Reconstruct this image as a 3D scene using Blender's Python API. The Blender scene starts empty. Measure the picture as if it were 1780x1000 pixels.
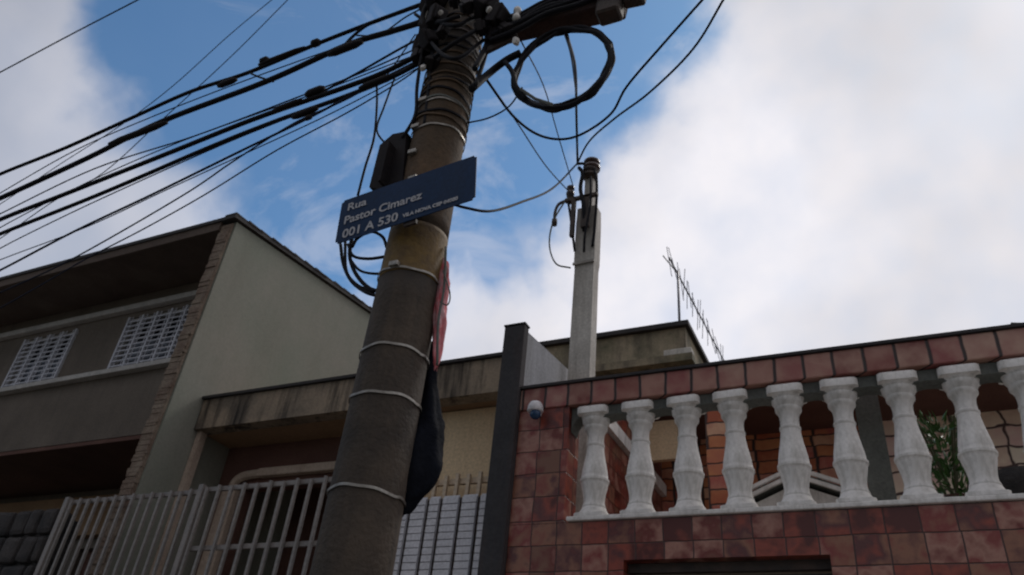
import bpy, bmesh, math, random
from mathutils import Vector, Matrix, Euler
random.seed(7)
scene = bpy.context.scene
COL = scene.collection

# ------------------------------------------------------------------ camera
F = 1343.0
Zc = Vector((223, 2013, -1343)).normalized()
Xc = Vector((3040, 560, 1343)); Xc = (Xc - Zc*Xc.dot(Zc)).normalized()
Yc = Zc.cross(Xc)
CAM = Vector((0, 0, 1.6))
cam_d = bpy.data.cameras.new("camera"); cam = bpy.data.objects.new("camera", cam_d); COL.objects.link(cam)
R = Matrix((Xc, Yc, Zc)).to_4x4()
cam.matrix_world = Matrix.Translation(CAM) @ R
cam_d.sensor_width = 36; cam_d.lens = F/1780*36
cam_d.clip_start = 0.05; cam_d.clip_end = 3000
scene.camera = cam
# the phone is focused a little too close: the whole street is slightly soft
cam_d.dof.use_dof = True; cam_d.dof.focus_distance = 0.4; cam_d.dof.aperture_fstop = 28

def ray(px, py):
    d = Vector((px-890, 500-py, -F)); return Vector((d.dot(Xc), d.dot(Yc), d.dot(Zc))).normalized()
def at(px, py, Y):
    r = ray(px, py); return CAM + r*((Y)/r.y)

# ------------------------------------------------------------------ world: sky with clouds
SUN_EL, SUN_AZ = 48, 18           # degrees; azimuth from +Y (behind the houses) towards +X
w = bpy.data.worlds.new("World"); scene.world = w; w.use_nodes = True
nt = w.node_tree; nt.nodes.clear()
def N(t, **k):
    n = nt.nodes.new(t)
    for a, b in k.items():
        if a in ('inputs',):
            for i, v in b.items(): n.inputs[i].default_value = v
        else: setattr(n, a, b)
    return n
L = lambda a, b: nt.links.new(a, b)
def math_(op, a, b=None, c=None, clamp=False):
    n = nt.nodes.new('ShaderNodeMath'); n.operation = op; n.use_clamp = clamp
    for i, v in enumerate((a, b, c)):
        if v is None: continue
        if isinstance(v, (int, float)): n.inputs[i].default_value = v
        else: L(v, n.inputs[i])
    return n.outputs[0]
sky = N('ShaderNodeTexSky', sky_type='NISHITA', sun_disc=False, sun_elevation=math.radians(SUN_EL), sun_rotation=math.radians(SUN_AZ),
        air_density=1.0, dust_density=0.6, ozone_density=2.0, altitude=700)
tc = N('ShaderNodeTexCoord')
gen = tc.outputs['Generated']
nz = N('ShaderNodeTexNoise', inputs={'Scale': 5.0, 'Detail': 6.0, 'Roughness': 0.55}); L(gen, nz.inputs['Vector'])
nz2 = N('ShaderNodeTexNoise', inputs={'Scale': 2.1, 'Detail': 4.0, 'Roughness': 0.5}); L(gen, nz2.inputs['Vector'])
nz3 = N('ShaderNodeTexNoise', inputs={'Scale': 16.0, 'Detail': 3.0, 'Roughness': 0.5}); L(gen, nz3.inputs['Vector'])
# patches of clear sky: (direction, angular radius deg)
patches = [((620, 20), 13), ((430, 130), 8), ((820, 230), 9.5), ((960, 40), 9), ((1110, 0), 6), ((570, 320), 8), ((700, 400), 5.5),
           ((300, 40), 5), ((700, -250), 16)]
clear = None
for (p, rad) in patches:
    d = ray(*p)
    vm = nt.nodes.new('ShaderNodeVectorMath'); vm.operation = 'DOT_PRODUCT'
    L(gen, vm.inputs[0]); vm.inputs[1].default_value = d
    ac = math_('ARCCOSINE', vm.outputs['Value'])
    v = math_('SUBTRACT', 1.0, math_('DIVIDE', ac, math.radians(rad)*1.25))     # 1 centre, 0 edge, negative outside
    clear = v if clear is None else math_('MAXIMUM', clear, v)
n1 = math_('MULTIPLY', math_('SUBTRACT', nz.outputs['Fac'], 0.5), 1.1)
n3 = math_('MULTIPLY', math_('SUBTRACT', nz3.outputs['Fac'], 0.5), 0.55)
cl = math_('ADD', math_('ADD', clear, n1), n3)
# behind the viewer: broken cloud
n2 = math_('MULTIPLY', math_('SUBTRACT', nz2.outputs['Fac'], 0.52), 2.0)
cl = math_('MAXIMUM', cl, math_('SUBTRACT', n2, 0.42))
mr = N('ShaderNodeMapRange', interpolation_type='SMOOTHSTEP'); L(cl, mr.inputs['Value'])
mr.inputs['From Min'].default_value = -0.12; mr.inputs['From Max'].default_value = 0.42
mr.inputs['To Min'].default_value = 1.0; mr.inputs['To Max'].default_value = 0.06
wisp = N('ShaderNodeTexNoise', inputs={'Scale': 3.2, 'Detail': 9.0, 'Roughness': 0.62, 'Distortion': 0.6})
wm = N('ShaderNodeMapping'); wm.inputs['Scale'].default_value = (1.0, 1.6, 2.6); wm.inputs['Location'].default_value = (0.4, 0.0, 0.3); L(gen, wm.inputs['Vector']); L(wm.outputs[0], wisp.inputs['Vector'])
wr_ = N('ShaderNodeMapRange', interpolation_type='SMOOTHSTEP'); L(wisp.outputs['Fac'], wr_.inputs['Value']); wr_.inputs['From Min'].default_value = 0.47; wr_.inputs['From Max'].default_value = 0.72; wr_.inputs['To Max'].default_value = 0.42
vx = nt.nodes.new('ShaderNodeVectorMath'); vx.operation = 'DOT_PRODUCT'; L(gen, vx.inputs[0]); vx.inputs[1].default_value = (1, 0, 0)
thin = N('ShaderNodeMapRange', interpolation_type='SMOOTHSTEP'); L(vx.outputs['Value'], thin.inputs['Value'])
thin.inputs['From Min'].default_value = -0.8; thin.inputs['From Max'].default_value = -0.3; thin.inputs['To Min'].default_value = 0.72; thin.inputs['To Max'].default_value = 1.0
veil = N('ShaderNodeMapRange'); L(nz3.outputs['Fac'], veil.inputs['Value']); veil.inputs['From Min'].default_value = 0.3; veil.inputs['From Max'].default_value = 0.7; veil.inputs['To Min'].default_value = 0.86; veil.inputs['To Max'].default_value = 1.0
cloudfac = math_('MULTIPLY', math_('MULTIPLY', math_('MAXIMUM', mr.outputs['Result'], wr_.outputs['Result']), thin.outputs['Result']), veil.outputs['Result'])
# cloud brightness: brighter towards the hidden sun, grey bellies from noise
sd = Vector((math.sin(math.radians(SUN_AZ))*math.cos(math.radians(SUN_EL)), math.cos(math.radians(SUN_AZ))*math.cos(math.radians(SUN_EL)), math.sin(math.radians(SUN_EL))))
vm = nt.nodes.new('ShaderNodeVectorMath'); vm.operation = 'DOT_PRODUCT'; L(gen, vm.inputs[0]); vm.inputs[1].default_value = sd
sunw = N('ShaderNodeMapRange', interpolation_type='SMOOTHSTEP'); L(vm.outputs['Value'], sunw.inputs['Value'])
sunw.inputs['From Min'].default_value = -0.25; sunw.inputs['From Max'].default_value = 0.85
sunw.inputs['To Min'].default_value = 3.0; sunw.inputs['To Max'].default_value = 7.6
shade = N('ShaderNodeMapRange'); L(nz2.outputs['Fac'], shade.inputs['Value'])
shade.inputs['From Min'].default_value = 0.35; shade.inputs['From Max'].default_value = 0.65
shade.inputs['To Min'].default_value = 0.73; shade.inputs['To Max'].default_value = 1.10
bright = math_('MULTIPLY', sunw.outputs['Result'], shade.outputs['Result'])
cc = N('ShaderNodeMix', data_type='RGBA'); cc.inputs['Factor'].default_value = 1.0; cc.blend_type = 'MULTIPLY'
cc.inputs['A'].default_value = (0.99, 0.965, 1.01, 1)
comb = N('ShaderNodeCombineColor'); [L(bright, comb.inputs[i]) for i in range(3)]
L(comb.outputs[0], cc.inputs['B'])
tint = N('ShaderNodeMix', data_type='RGBA', blend_type='MULTIPLY'); tint.inputs['Factor'].default_value = 1
L(sky.outputs[0], tint.inputs['A']); tint.inputs['B'].default_value = (0.62, 1.0, 1.14, 1)
mx = N('ShaderNodeMix', data_type='RGBA'); L(cloudfac, mx.inputs['Factor']); L(tint.outputs['Result'], mx.inputs['A']); L(cc.outputs['Result'], mx.inputs['B'])
bg = N('ShaderNodeBackground'); bg.inputs['Strength'].default_value = 0.10
L(mx.outputs['Result'], bg.inputs['Color'])
wo = N('ShaderNodeOutputWorld'); L(bg.outputs[0], wo.inputs['Surface'])

sun_d = bpy.data.lights.new("sun", 'SUN'); sun_d.energy = 0.8; sun_d.angle = math.radians(14); sun_d.color = (1, 0.95, 0.88)
sun = bpy.data.objects.new("sun", sun_d); COL.objects.link(sun)
sun.rotation_euler = (-sd).to_track_quat('-Z', 'Y').to_euler()
scene.view_settings.view_transform = 'Standard'; scene.view_settings.look = 'None'
scene.view_settings.exposure = 0.14; scene.view_settings.gamma = 1

# ------------------------------------------------------------------ materials
def newmat(name):
    m = bpy.data.materials.new(name); m.use_nodes = True
    t = m.node_tree; b = t.nodes['Principled BSDF']; return m, t, b
def weathered(name, c1, c2, scale=3.0, rough=0.85, bump=0.15, streak=0.0, streak_col=(0.03, 0.028, 0.025), fine=60, metal=0.0, spec=0.5, ss=(7, 7, 0.7), grain=1.0):
    m, t, b = newmat(name); ln = t.links.new
    tcn = t.nodes.new('ShaderNodeTexCoord'); o = tcn.outputs['Object']
    a = t.nodes.new('ShaderNodeTexNoise'); a.inputs['Scale'].default_value = scale; a.inputs['Detail'].default_value = 8; a.inputs['Roughness'].default_value = 0.65; ln(o, a.inputs['Vector'])
    r = t.nodes.new('ShaderNodeMapRange'); ln(a.outputs['Fac'], r.inputs['Value']); r.inputs['From Min'].default_value = 0.33; r.inputs['From Max'].default_value = 0.67
    m1 = t.nodes.new('ShaderNodeMix'); m1.data_type = 'RGBA'; ln(r.outputs[0], m1.inputs['Factor']); m1.inputs['A'].default_value = (*c1, 1); m1.inputs['B'].default_value = (*c2, 1)
    out = m1.outputs['Result']
    f = t.nodes.new('ShaderNodeTexNoise'); f.inputs['Scale'].default_value = fine; f.inputs['Detail'].default_value = 4; ln(o, f.inputs['Vector'])
    if streak > 0:
        mp = t.nodes.new('ShaderNodeMapping'); mp.inputs['Scale'].default_value = ss; ln(o, mp.inputs['Vector'])
        s = t.nodes.new('ShaderNodeTexNoise'); s.inputs['Scale'].default_value = 1.6; s.inputs['Detail'].default_value = 6; s.inputs['Roughness'].default_value = 0.7; ln(mp.outputs[0], s.inputs['Vector'])
        sr = t.nodes.new('ShaderNodeMapRange'); ln(s.outputs['Fac'], sr.inputs['Value']); sr.inputs['From Min'].default_value = 0.46; sr.inputs['From Max'].default_value = 0.68; sr.inputs['To Max'].default_value = streak
        m2 = t.nodes.new('ShaderNodeMix'); m2.data_type = 'RGBA'; ln(sr.outputs[0], m2.inputs['Factor']); ln(out, m2.inputs['A']); m2.inputs['B'].default_value = (*streak_col, 1)
        out = m2.outputs['Result']
    # fine grain
    g = t.nodes.new('ShaderNodeMapRange'); ln(f.outputs['Fac'], g.inputs['Value']); g.inputs['From Min'].default_value = 0.3; g.inputs['From Max'].default_value = 0.7; g.inputs['To Min'].default_value = 1-0.18*grain; g.inputs['To Max'].default_value = 1+0.12*grain
    cb = t.nodes.new('ShaderNodeCombineColor'); [ln(g.outputs[0], cb.inputs[i]) for i in range(3)]
    m3 = t.nodes.new('ShaderNodeMix'); m3.data_type = 'RGBA'; m3.blend_type = 'MULTIPLY'; m3.inputs['Factor'].default_value = 1; ln(out, m3.inputs['A']); ln(cb.outputs[0], m3.inputs['B'])
    ln(m3.outputs['Result'], b.inputs['Base Color'])
    b.inputs['Roughness'].default_value = rough; b.inputs['Metallic'].default_value = metal; b.inputs['Specular IOR Level'].default_value = spec
    if bump > 0:
        bp = t.nodes.new('ShaderNodeBump'); bp.inputs['Strength'].default_value = bump; bp.inputs['Distance'].default_value = 0.02
        ad = t.nodes.new('ShaderNodeMath'); ad.operation = 'MULTIPLY_ADD'; ln(f.outputs['Fac'], ad.inputs[0]); ad.inputs[1].default_value = 0.4; ln(a.outputs['Fac'], ad.inputs[2])
        ln(ad.outputs[0], bp.inputs['Height']); ln(bp.outputs[0], b.inputs['Normal'])
    return m
def tiles(name, cols, w=0.13, h=0.13, grout=(0.03, 0.022, 0.02), gw=0.035, rough=0.45, v0=0.0, u0=0.0, jitter=0.0, mottled=0.32):
    m, t, b = newmat(name); ln = t.links.new
    def M(op, a, bb=None, c=None, clamp=False):
        n = t.nodes.new('ShaderNodeMath'); n.operation = op; n.use_clamp = clamp
        for i, v in enumerate((a, bb, c)):
            if v is None: continue
            if isinstance(v, (int, float)): n.inputs[i].default_value = v
            else: ln(v, n.inputs[i])
        return n.outputs[0]
    tcn = t.nodes.new('ShaderNodeTexCoord'); sp = t.nodes.new('ShaderNodeSeparateXYZ'); ln(tcn.outputs['Object'], sp.inputs[0])
    wn = t.nodes.new('ShaderNodeTexNoise'); wn.inputs['Scale'].default_value = 6; wn.inputs['Detail'].default_value = 2; ln(tcn.outputs['Object'], wn.inputs['Vector'])
    wob = M('MULTIPLY', M('SUBTRACT', wn.outputs['Fac'], 0.5), jitter)
    u = M('DIVIDE', M('ADD', M('ADD', M('ADD', sp.outputs['X'], sp.outputs['Y']), u0), wob), w)
    v = M('DIVIDE', M('ADD', M('ADD', sp.outputs['Z'], v0), wob), h)
    fv = M('FLOOR', v)
    # a small random shift for each row
    wr = t.nodes.new('ShaderNodeTexWhiteNoise'); wr.noise_dimensions = '1D'; ln(fv, wr.inputs['W'])
    u = M('ADD', u, M('MULTIPLY', wr.outputs['Value'], 0.12))
    fu = M('FLOOR', u)
    uu = M('SUBTRACT', u, fu); vv = M('SUBTRACT', v, fv)
    eu = M('MINIMUM', uu, M('SUBTRACT', 1.0, uu)); ev = M('MINIMUM', vv, M('SUBTRACT', 1.0, vv))
    e = M('MINIMUM', eu, ev)
    edge = t.nodes.new('ShaderNodeMapRange'); edge.interpolation_type = 'SMOOTHSTEP'; ln(e, edge.inputs['Value']); edge.inputs['From Min'].default_value = gw*0.5; edge.inputs['From Max'].default_value = gw*1.6
    cbx = t.nodes.new('ShaderNodeCombineXYZ'); ln(fu, cbx.inputs[0]); ln(fv, cbx.inputs[1])
    wh = t.nodes.new('ShaderNodeTexWhiteNoise'); wh.noise_dimensions = '2D'; ln(cbx.outputs[0], wh.inputs['Vector'])
    n2 = t.nodes.new('ShaderNodeTexNoise'); n2.inputs['Scale'].default_value = 9; n2.inputs['Detail'].default_value = 5; ln(tcn.outputs['Object'], n2.inputs['Vector'])
    fac = M('ADD', wh.outputs['Value'], M('MULTIPLY', M('SUBTRACT', n2.outputs['Fac'], 0.5), mottled*2), clamp=True)
    cr = t.nodes.new('ShaderNodeValToRGB'); el = cr.color_ramp.elements
    while len(el) < len(cols): el.new(0.5)
    for i, c in enumerate(cols): el[i].position = i/(len(cols)-1); el[i].color = (*c, 1)
    ln(fac, cr.inputs[0])
    mxx = t.nodes.new('ShaderNodeMix'); mxx.data_type = 'RGBA'; ln(edge.outputs[0], mxx.inputs['Factor']); mxx.inputs['A'].default_value = (*grout, 1); ln(cr.outputs[0], mxx.inputs['B'])
    ln(mxx.outputs['Result'], b.inputs['Base Color']); b.inputs['Roughness'].default_value = rough
    bp = t.nodes.new('ShaderNodeBump'); bp.inputs['Strength'].default_value = 0.6; bp.inputs['Distance'].default_value = 0.006
    hh = M('MULTIPLY_ADD', n2.outputs['Fac'], 0.5, edge.outputs[0]); ln(hh, bp.inputs['Height']); ln(bp.outputs[0], b.inputs['Normal'])
    return m

M_ = {}
M_['a_side'] = weathered('grey_render', (0.195, 0.212, 0.172), (0.255, 0.245, 0.208), 0.8, 0.9, 0.1, 0.35, (0.17, 0.165, 0.13), grain=0.5, ss=(1.5, 1.5, 0.5))
M_['a_front'] = weathered('brown_render', (0.122, 0.100, 0.080), (0.175, 0.145, 0.118), 2.0, 0.9, 0.15, 0.3, (0.08, 0.07, 0.06))
M_['a_soffit'] = weathered('dark_timber', (0.07, 0.045, 0.035), (0.11, 0.08, 0.06), 2.5, 0.85, 0.2)
M_['a_trim'] = weathered('pale_trim', (0.42, 0.40, 0.38), (0.52, 0.50, 0.47), 4, 0.7, 0.1, 0.3, (0.2, 0.18, 0.16))
M_['brick'] = weathered('rough_brick', (0.26, 0.21, 0.16), (0.15, 0.10, 0.075), 7, 0.95, 0.9)
M_['grille'] = weathered('white_grille_paint', (0.55, 0.56, 0.62), (0.68, 0.68, 0.74), 8, 0.5, 0.05)
M_['glass'], t_, b_ = newmat('dark_glass'); b_.inputs['Base Color'].default_value = (0.015, 0.02, 0.03, 1); b_.inputs['Roughness'].default_value = 0.12
M_['concrete'] = weathered('stained_concrete', (0.36, 0.28, 0.20), (0.16, 0.13, 0.10), 3.5, 0.9, 0.3, 1.0, (0.02, 0.016, 0.014), ss=(8, 8, 0.6))
M_['mossy'] = weathered('mossy_concrete', (0.40, 0.32, 0.22), (0.12, 0.115, 0.07), 2.2, 0.9, 0.3, 0.75, (0.045, 0.04, 0.035), ss=(2.5, 2.5, 0.5))
M_['b_wall'] = weathered('ochre_render', (0.72, 0.52, 0.32), (0.80, 0.62, 0.40), 1.4, 0.85, 0.08, 0.15, (0.4, 0.26, 0.14))
M_['b_soffit'] = weathered('brown_soffit', (0.26, 0.16, 0.09), (0.34, 0.21, 0.12), 2, 0.9, 0.1)
M_['b_dark'] = weathered('maroon_render', (0.10, 0.045, 0.035), (0.15, 0.075, 0.055), 2, 0.9, 0.1)
M_['b_mould'] = weathered('dusty_moulding', (0.42, 0.32, 0.25), (0.52, 0.42, 0.34), 4, 0.85, 0.15, 0.3, (0.25, 0.18, 0.14))
M_['bar'] = weathered('grey_bar_paint', (0.17, 0.16, 0.155), (0.30, 0.27, 0.25), 3, 0.5, 0.1, 0.5, (0.16, 0.11, 0.09))
M_['bar_w'] = weathered('white_gate_paint', (0.62, 0.62, 0.66), (0.74, 0.73, 0.77), 6, 0.55, 0.1, 0.25, (0.4, 0.36, 0.33))
M_['bar_t'] = weathered('tan_bar_tip', (0.55, 0.42, 0.30), (0.65, 0.52, 0.38), 6, 0.6, 0.1)
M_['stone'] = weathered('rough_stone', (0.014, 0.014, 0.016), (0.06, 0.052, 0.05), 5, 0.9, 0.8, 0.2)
M_['dark_col'] = weathered('black_painted_edge', (0.030, 0.030, 0.034), (0.05, 0.048, 0.052), 4, 0.85, 0.2, 0.4, (0.07, 0.045, 0.04))
M_['party'] = weathered('grey_plaster', (0.52, 0.52, 0.54), (0.38, 0.38, 0.39), 2.6, 0.9, 0.2, 0.6, (0.17, 0.165, 0.16), ss=(4, 4, 0.5))
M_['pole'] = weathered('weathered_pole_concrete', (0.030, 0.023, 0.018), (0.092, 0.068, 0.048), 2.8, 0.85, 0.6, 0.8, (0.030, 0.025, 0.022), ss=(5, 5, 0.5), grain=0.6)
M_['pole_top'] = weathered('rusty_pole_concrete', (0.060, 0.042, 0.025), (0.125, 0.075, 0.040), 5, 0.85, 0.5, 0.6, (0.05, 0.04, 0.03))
M_['yellow'] = weathered('faded_yellow_paint', (0.25, 0.15, 0.03), (0.10, 0.065, 0.032), 7, 0.7, 0.4, 0.6, (0.08, 0.045, 0.02))
M_['strap'] = weathered('galvanised_strap', (0.09, 0.075, 0.06), (0.42, 0.40, 0.36), 6, 0.4, 0.1, metal=0.7)
M_['cable'] = weathered('black_cable_sheath', (0.009, 0.009, 0.012), (0.016, 0.016, 0.02), 20, 0.7, 0.1, spec=0.15)
M_['cable_b'] = weathered('dark_blue_cable_sheath', (0.012, 0.016, 0.035), (0.018, 0.022, 0.04), 20, 0.7, 0.1, spec=0.15)
M_['wood'] = weathered('dark_crossarm_timber', (0.035, 0.016, 0.013), (0.065, 0.030, 0.022), 6, 0.8, 0.6, 0.5, (0.02, 0.014, 0.012))
M_['porcelain'] = weathered('white_porcelain', (0.6, 0.58, 0.55), (0.7, 0.68, 0.64), 8, 0.2, 0.02)
M_['dkporc'] = weathered('brown_porcelain', (0.05, 0.03, 0.025), (0.09, 0.05, 0.04), 8, 0.2, 0.02)
M_['box'] = weathered('black_box_plastic', (0.012, 0.011, 0.013), (0.02, 0.016, 0.017), 6, 0.7, 0.1, spec=0.15)
M_['sign'] = weathered('blue_enamel', (0.004, 0.025, 0.072), (0.007, 0.030, 0.088), 3, 0.6, 0.03, 0.4, (0.014, 0.024, 0.05), spec=0.2)
M_['sign_txt'] = weathered('white_enamel', (0.34, 0.34, 0.37), (0.46, 0.46, 0.48), 12, 0.5, 0.0)
M_['bag'] = weathered('black_plastic_sheet', (0.006, 0.007, 0.010), (0.011, 0.013, 0.020), 7, 0.8, 0.5, spec=0.06)
M_['red'] = weathered('faded_red_cloth', (0.60, 0.05, 0.07), (0.66, 0.28, 0.30), 12, 0.85, 0.4, 0.75, (0.66, 0.58, 0.60), ss=(20, 20, 6))
M_['post_w'] = weathered('whitewashed_concrete', (0.60, 0.57, 0.52), (0.44, 0.41, 0.37), 3.5, 0.9, 0.25, 0.6, (0.22, 0.20, 0.17))
M_['bal'] = weathered('white_baluster_paint', (0.88, 0.85, 0.82), (0.74, 0.71, 0.68), 5, 0.75, 0.2, 0.7, (0.42, 0.40, 0.36), ss=(12, 12, 2.5), grain=0.5)
M_['rail_g'] = weathered('grey_green_render', (0.11, 0.12, 0.11), (0.17, 0.18, 0.165), 5, 0.9, 0.3, 0.4, (0.08, 0.08, 0.08))
cols_front = [(0.095, 0.020, 0.016), (0.30, 0.065, 0.040), (0.11, 0.034, 0.034), (0.29, 0.13, 0.08), (0.23, 0.042, 0.036), (0.40, 0.20, 0.15), (0.16, 0.028, 0.022), (0.21, 0.095, 0.06)]
M_['tile'] = tiles('maroon_wall_tile', cols_front, 0.137, 0.127, (0.05, 0.02, 0.016), 0.02, 0.38, v0=-2.81+0.127*30, jitter=0.012, mottled=0.45)
M_['tile_cap'] = tiles('pink_cap_tile', [(0.25, 0.075, 0.06), (0.42, 0.22, 0.17), (0.30, 0.085, 0.08), (0.48, 0.29, 0.22), (0.21, 0.055, 0.045)], 0.138, 0.2, (0.03, 0.018, 0.016), 0.05, 0.45, v0=-3.415, jitter=0.02)
M_['tile_in'] = tiles('orange_brick_tile', [(0.40, 0.10, 0.045), (0.60, 0.24, 0.10), (0.45, 0.12, 0.09), (0.66, 0.38, 0.24)], 0.24, 0.10, (0.05, 0.03, 0.025), 0.05, 0.7, jitter=0.05)
M_['tile_be'] = tiles('pale_pink_stone_tile', [(0.62, 0.40, 0.33), (0.85, 0.68, 0.52), (0.76, 0.50, 0.45), (0.88, 0.76, 0.6)], 0.17, 0.16, (0.09, 0.055, 0.05), 0.05, 0.7, jitter=0.09)
M_['asphalt'] = weathered('asphalt', (0.075, 0.07, 0.064), (0.10, 0.093, 0.085), 8, 0.9, 0.4, fine=120)
M_['paving'] = weathered('pavement_concrete', (0.34, 0.30, 0.26), (0.42, 0.38, 0.33), 3, 0.9, 0.2)
M_['earth'] = weathered('dry_ground', (0.12, 0.10, 0.075), (0.09, 0.09, 0.06), 0.6, 0.95, 0.3)
M_['leaf'] = weathered('leaf_green', (0.035, 0.10, 0.018), (0.07, 0.16, 0.035), 14, 0.5, 0.05)
M_['stem'] = weathered('plant_stem', (0.06, 0.07, 0.03), (0.09, 0.08, 0.04), 14, 0.8, 0.2)
M_['steel'] = weathered('dull_aluminium', (0.17, 0.17, 0.19), (0.24, 0.24, 0.26), 14, 0.45, 0.05, metal=0.5)
M_['iron'] = weathered('dark_ironwork', (0.03, 0.025, 0.022), (0.07, 0.045, 0.035), 14, 0.65, 0.3)
M_['door'] = weathered('grey_roller_door', (0.07, 0.075, 0.08), (0.10, 0.10, 0.11), 3, 0.5, 0.1, 0.3)
M_['white_plastic'] = weathered('white_plastic', (0.72, 0.70, 0.72), (0.78, 0.76, 0.78), 10, 0.4, 0)
M_['blue_lens'], t_, b_ = newmat('blue_lens'); b_.inputs['Base Color'].default_value = (0.02, 0.06, 0.14, 1); b_.inputs['Roughness'].default_value = 0.15
M_['roof'] = weathered('dark_roof_sheet', (0.018, 0.017, 0.018), (0.04, 0.035, 0.034), 5, 0.8, 0.3)

# ------------------------------------------------------------------ builders
def finish(name, bm, mat, parent=None, smooth=False, mod=None, origin=None):
    if origin is not None:
        bmesh.ops.translate(bm, verts=bm.verts, vec=-Vector(origin))
    bmesh.ops.recalc_face_normals(bm, faces=bm.faces)
    me = bpy.data.meshes.new(name); bm.to_mesh(me); bm.free()
    o = bpy.data.objects.new(name, me); COL.objects.link(o)
    me.materials.append(M_[mat] if isinstance(mat, str) else mat)
    if smooth:
        for p in me.polygons: p.use_smooth = True
    if origin is not None: o.location = origin
    if parent is not None:
        o.parent = parent
        o.location = Vector(o.location) - parent_world(parent)
    return o
def parent_world(p):
    v = Vector(p.location)
    while p.parent: p = p.parent; v += Vector(p.location)
    return v
def thing(name, loc, label, cat, group=None, kind=None):
    o = bpy.data.objects.new(name, None); COL.objects.link(o); o.location = loc; o.empty_display_size = 0.2
    o['label'] = label; o['category'] = cat
    if group: o['group'] = group
    return o
def tag(o, label=None, cat=None, group=None, kind=None):
    if label: o['label'] = label
    if cat: o['category'] = cat
    if group: o['group'] = group
    if kind: o['kind'] = kind
    return o
def box(bm, x0, x1, y0, y1, z0, z1, rot=None, bevel=0.0):
    r = bmesh.ops.create_cube(bm, size=1.0); vs = r['verts']
    c = Vector(((x0+x1)/2, (y0+y1)/2, (z0+z1)/2))
    for v in vs:
        v.co = Vector((v.co.x*(x1-x0), v.co.y*(y1-y0), v.co.z*(z1-z0)))
        if rot: v.co.rotate(rot)
        v.co += c
    if bevel > 0:
        es = list({e for v in vs for e in v.link_edges})
        bmesh.ops.bevel(bm, geom=es, offset=bevel, segments=2, affect='EDGES', profile=0.6)
    return vs
def obox(bm, p0, p1, wy, wz, bevel=0.0, up=Vector((0, 0, 1))):
    """box from p0 to p1 with given cross-section"""
    d = (Vector(p1)-Vector(p0)); l = d.length; x = d.normalized(); y = up.cross(x).normalized(); z = x.cross(y)
    r = bmesh.ops.create_cube(bm, size=1.0); vs = r['verts']; c = (Vector(p0)+Vector(p1))/2
    for v in vs: v.co = c + x*(v.co.x*l) + y*(v.co.y*wy) + z*(v.co.z*wz)
    if bevel > 0:
        es = list({e for v in vs for e in v.link_edges})
        bmesh.ops.bevel(bm, geom=es, offset=bevel, segments=1, affect='EDGES')
    return vs
def catmull(pts, n=8):
    pts = [Vector(p) for p in pts]
    if len(pts) < 3: 
        return [pts[0].lerp(pts[1], i/n) for i in range(n+1)]
    P = [2*pts[0]-pts[1]] + pts + [2*pts[-1]-pts[-2]]; out = []
    for i in range(1, len(P)-2):
        p0, p1, p2, p3 = P[i-1:i+3]
        for k in range(n):
            t = k/n
            out.append(0.5*((2*p1)+(p2-p0)*t+(2*p0-5*p1+4*p2-p3)*t*t+(3*p1-p0-3*p2+p3)*t**3))
    out.append(pts[-1]); return out
def tube(bm, pts, r, seg=8, cap=True, r_end=None):
    rings = []; n = len(pts)
    prev = None
    for i, p in enumerate(pts):
        a = pts[max(0, i-1)]; b = pts[min(n-1, i+1)]; d = (b-a)
        if d.length < 1e-9: d = Vector((0, 0, 1))
        d.normalize()
        if prev is None:
            u = d.cross(Vector((0, 0, 1)));
            if u.length < 0.05: u = d.cross(Vector((0, 1, 0)))
        else: u = prev - d*prev.dot(d)
        u.normalize(); prev = u; v = d.cross(u)
        rr = r if r_end is None else r+(r_end-r)*i/(n-1)
        if callable(r): rr = r(i/(n-1))
        rings.append([bm.verts.new(p+u*(math.cos(2*math.pi*k/seg)*rr)+v*(math.sin(2*math.pi*k/seg)*rr)) for k in range(seg)])
    for a, b in zip(rings, rings[1:]):
        for k in range(seg): bm.faces.new((a[k], a[(k+1) % seg], b[(k+1) % seg], b[k]))
    if cap: bm.faces.new(rings[0]); bm.faces.new(rings[-1])
def lathe(bm, prof, c, seg=24, capb=True, capt=True):
    rings = []
    for q in prof:
        r, z = q[0], q[1]; n = q[2] if len(q) > 2 else 2; ring = []
        for k in range(seg):
            a = 2*math.pi*k/seg+math.pi/seg; f_ = (abs(math.cos(a))**n+abs(math.sin(a))**n)**(-1/n)
            ring.append(bm.verts.new((c[0]+r*f_*math.cos(a), c[1]+r*f_*math.sin(a), c[2]+z)))
        rings.append(ring)
    for a, b in zip(rings, rings[1:]):
        for k in range(seg): bm.faces.new((a[k], a[(k+1) % seg], b[(k+1) % seg], b[k]))
    if capb: bm.faces.new(rings[0])
    if capt: bm.faces.new(rings[-1])
def wall_holes(bm, x0, x1, z0, z1, y0, y1, holes):
    """wall in the XZ plane with rectangular holes, as one watertight grid-free set of boxes"""
    xs = sorted({x0, x1, *[h[0] for h in holes], *[h[1] for h in holes]}); xs = [x for x in xs if x0 <= x <= x1]
    for a, b in zip(xs, xs[1:]):
        cuts = sorted([(h[2], h[3]) for h in holes if h[0] <= a+1e-6 and h[1] >= b-1e-6]); z = z0
        for c0, c1 in cuts:
            if c0 > z: box(bm, a, b, y0, y1, z, c0)
            z = c1
        if z < z1: box(bm, a, b, y0, y1, z, z1)
def one(name, mat, parent, fn, smooth=False, origin=None):
    bm = bmesh.new(); fn(bm); return finish(name, bm, mat, parent, smooth, origin=origin)
def prism(bm, poly, y0, y1):
    a = [bm.verts.new((x, y0, z)) for x, z in poly]; b = [bm.verts.new((x, y1, z)) for x, z in poly]
    bm.faces.new(a); bm.faces.new(b[::-1]); n = len(a)
    for i in range(n): bm.faces.new((a[i], a[(i+1) % n], b[(i+1) % n], b[i]))
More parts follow.
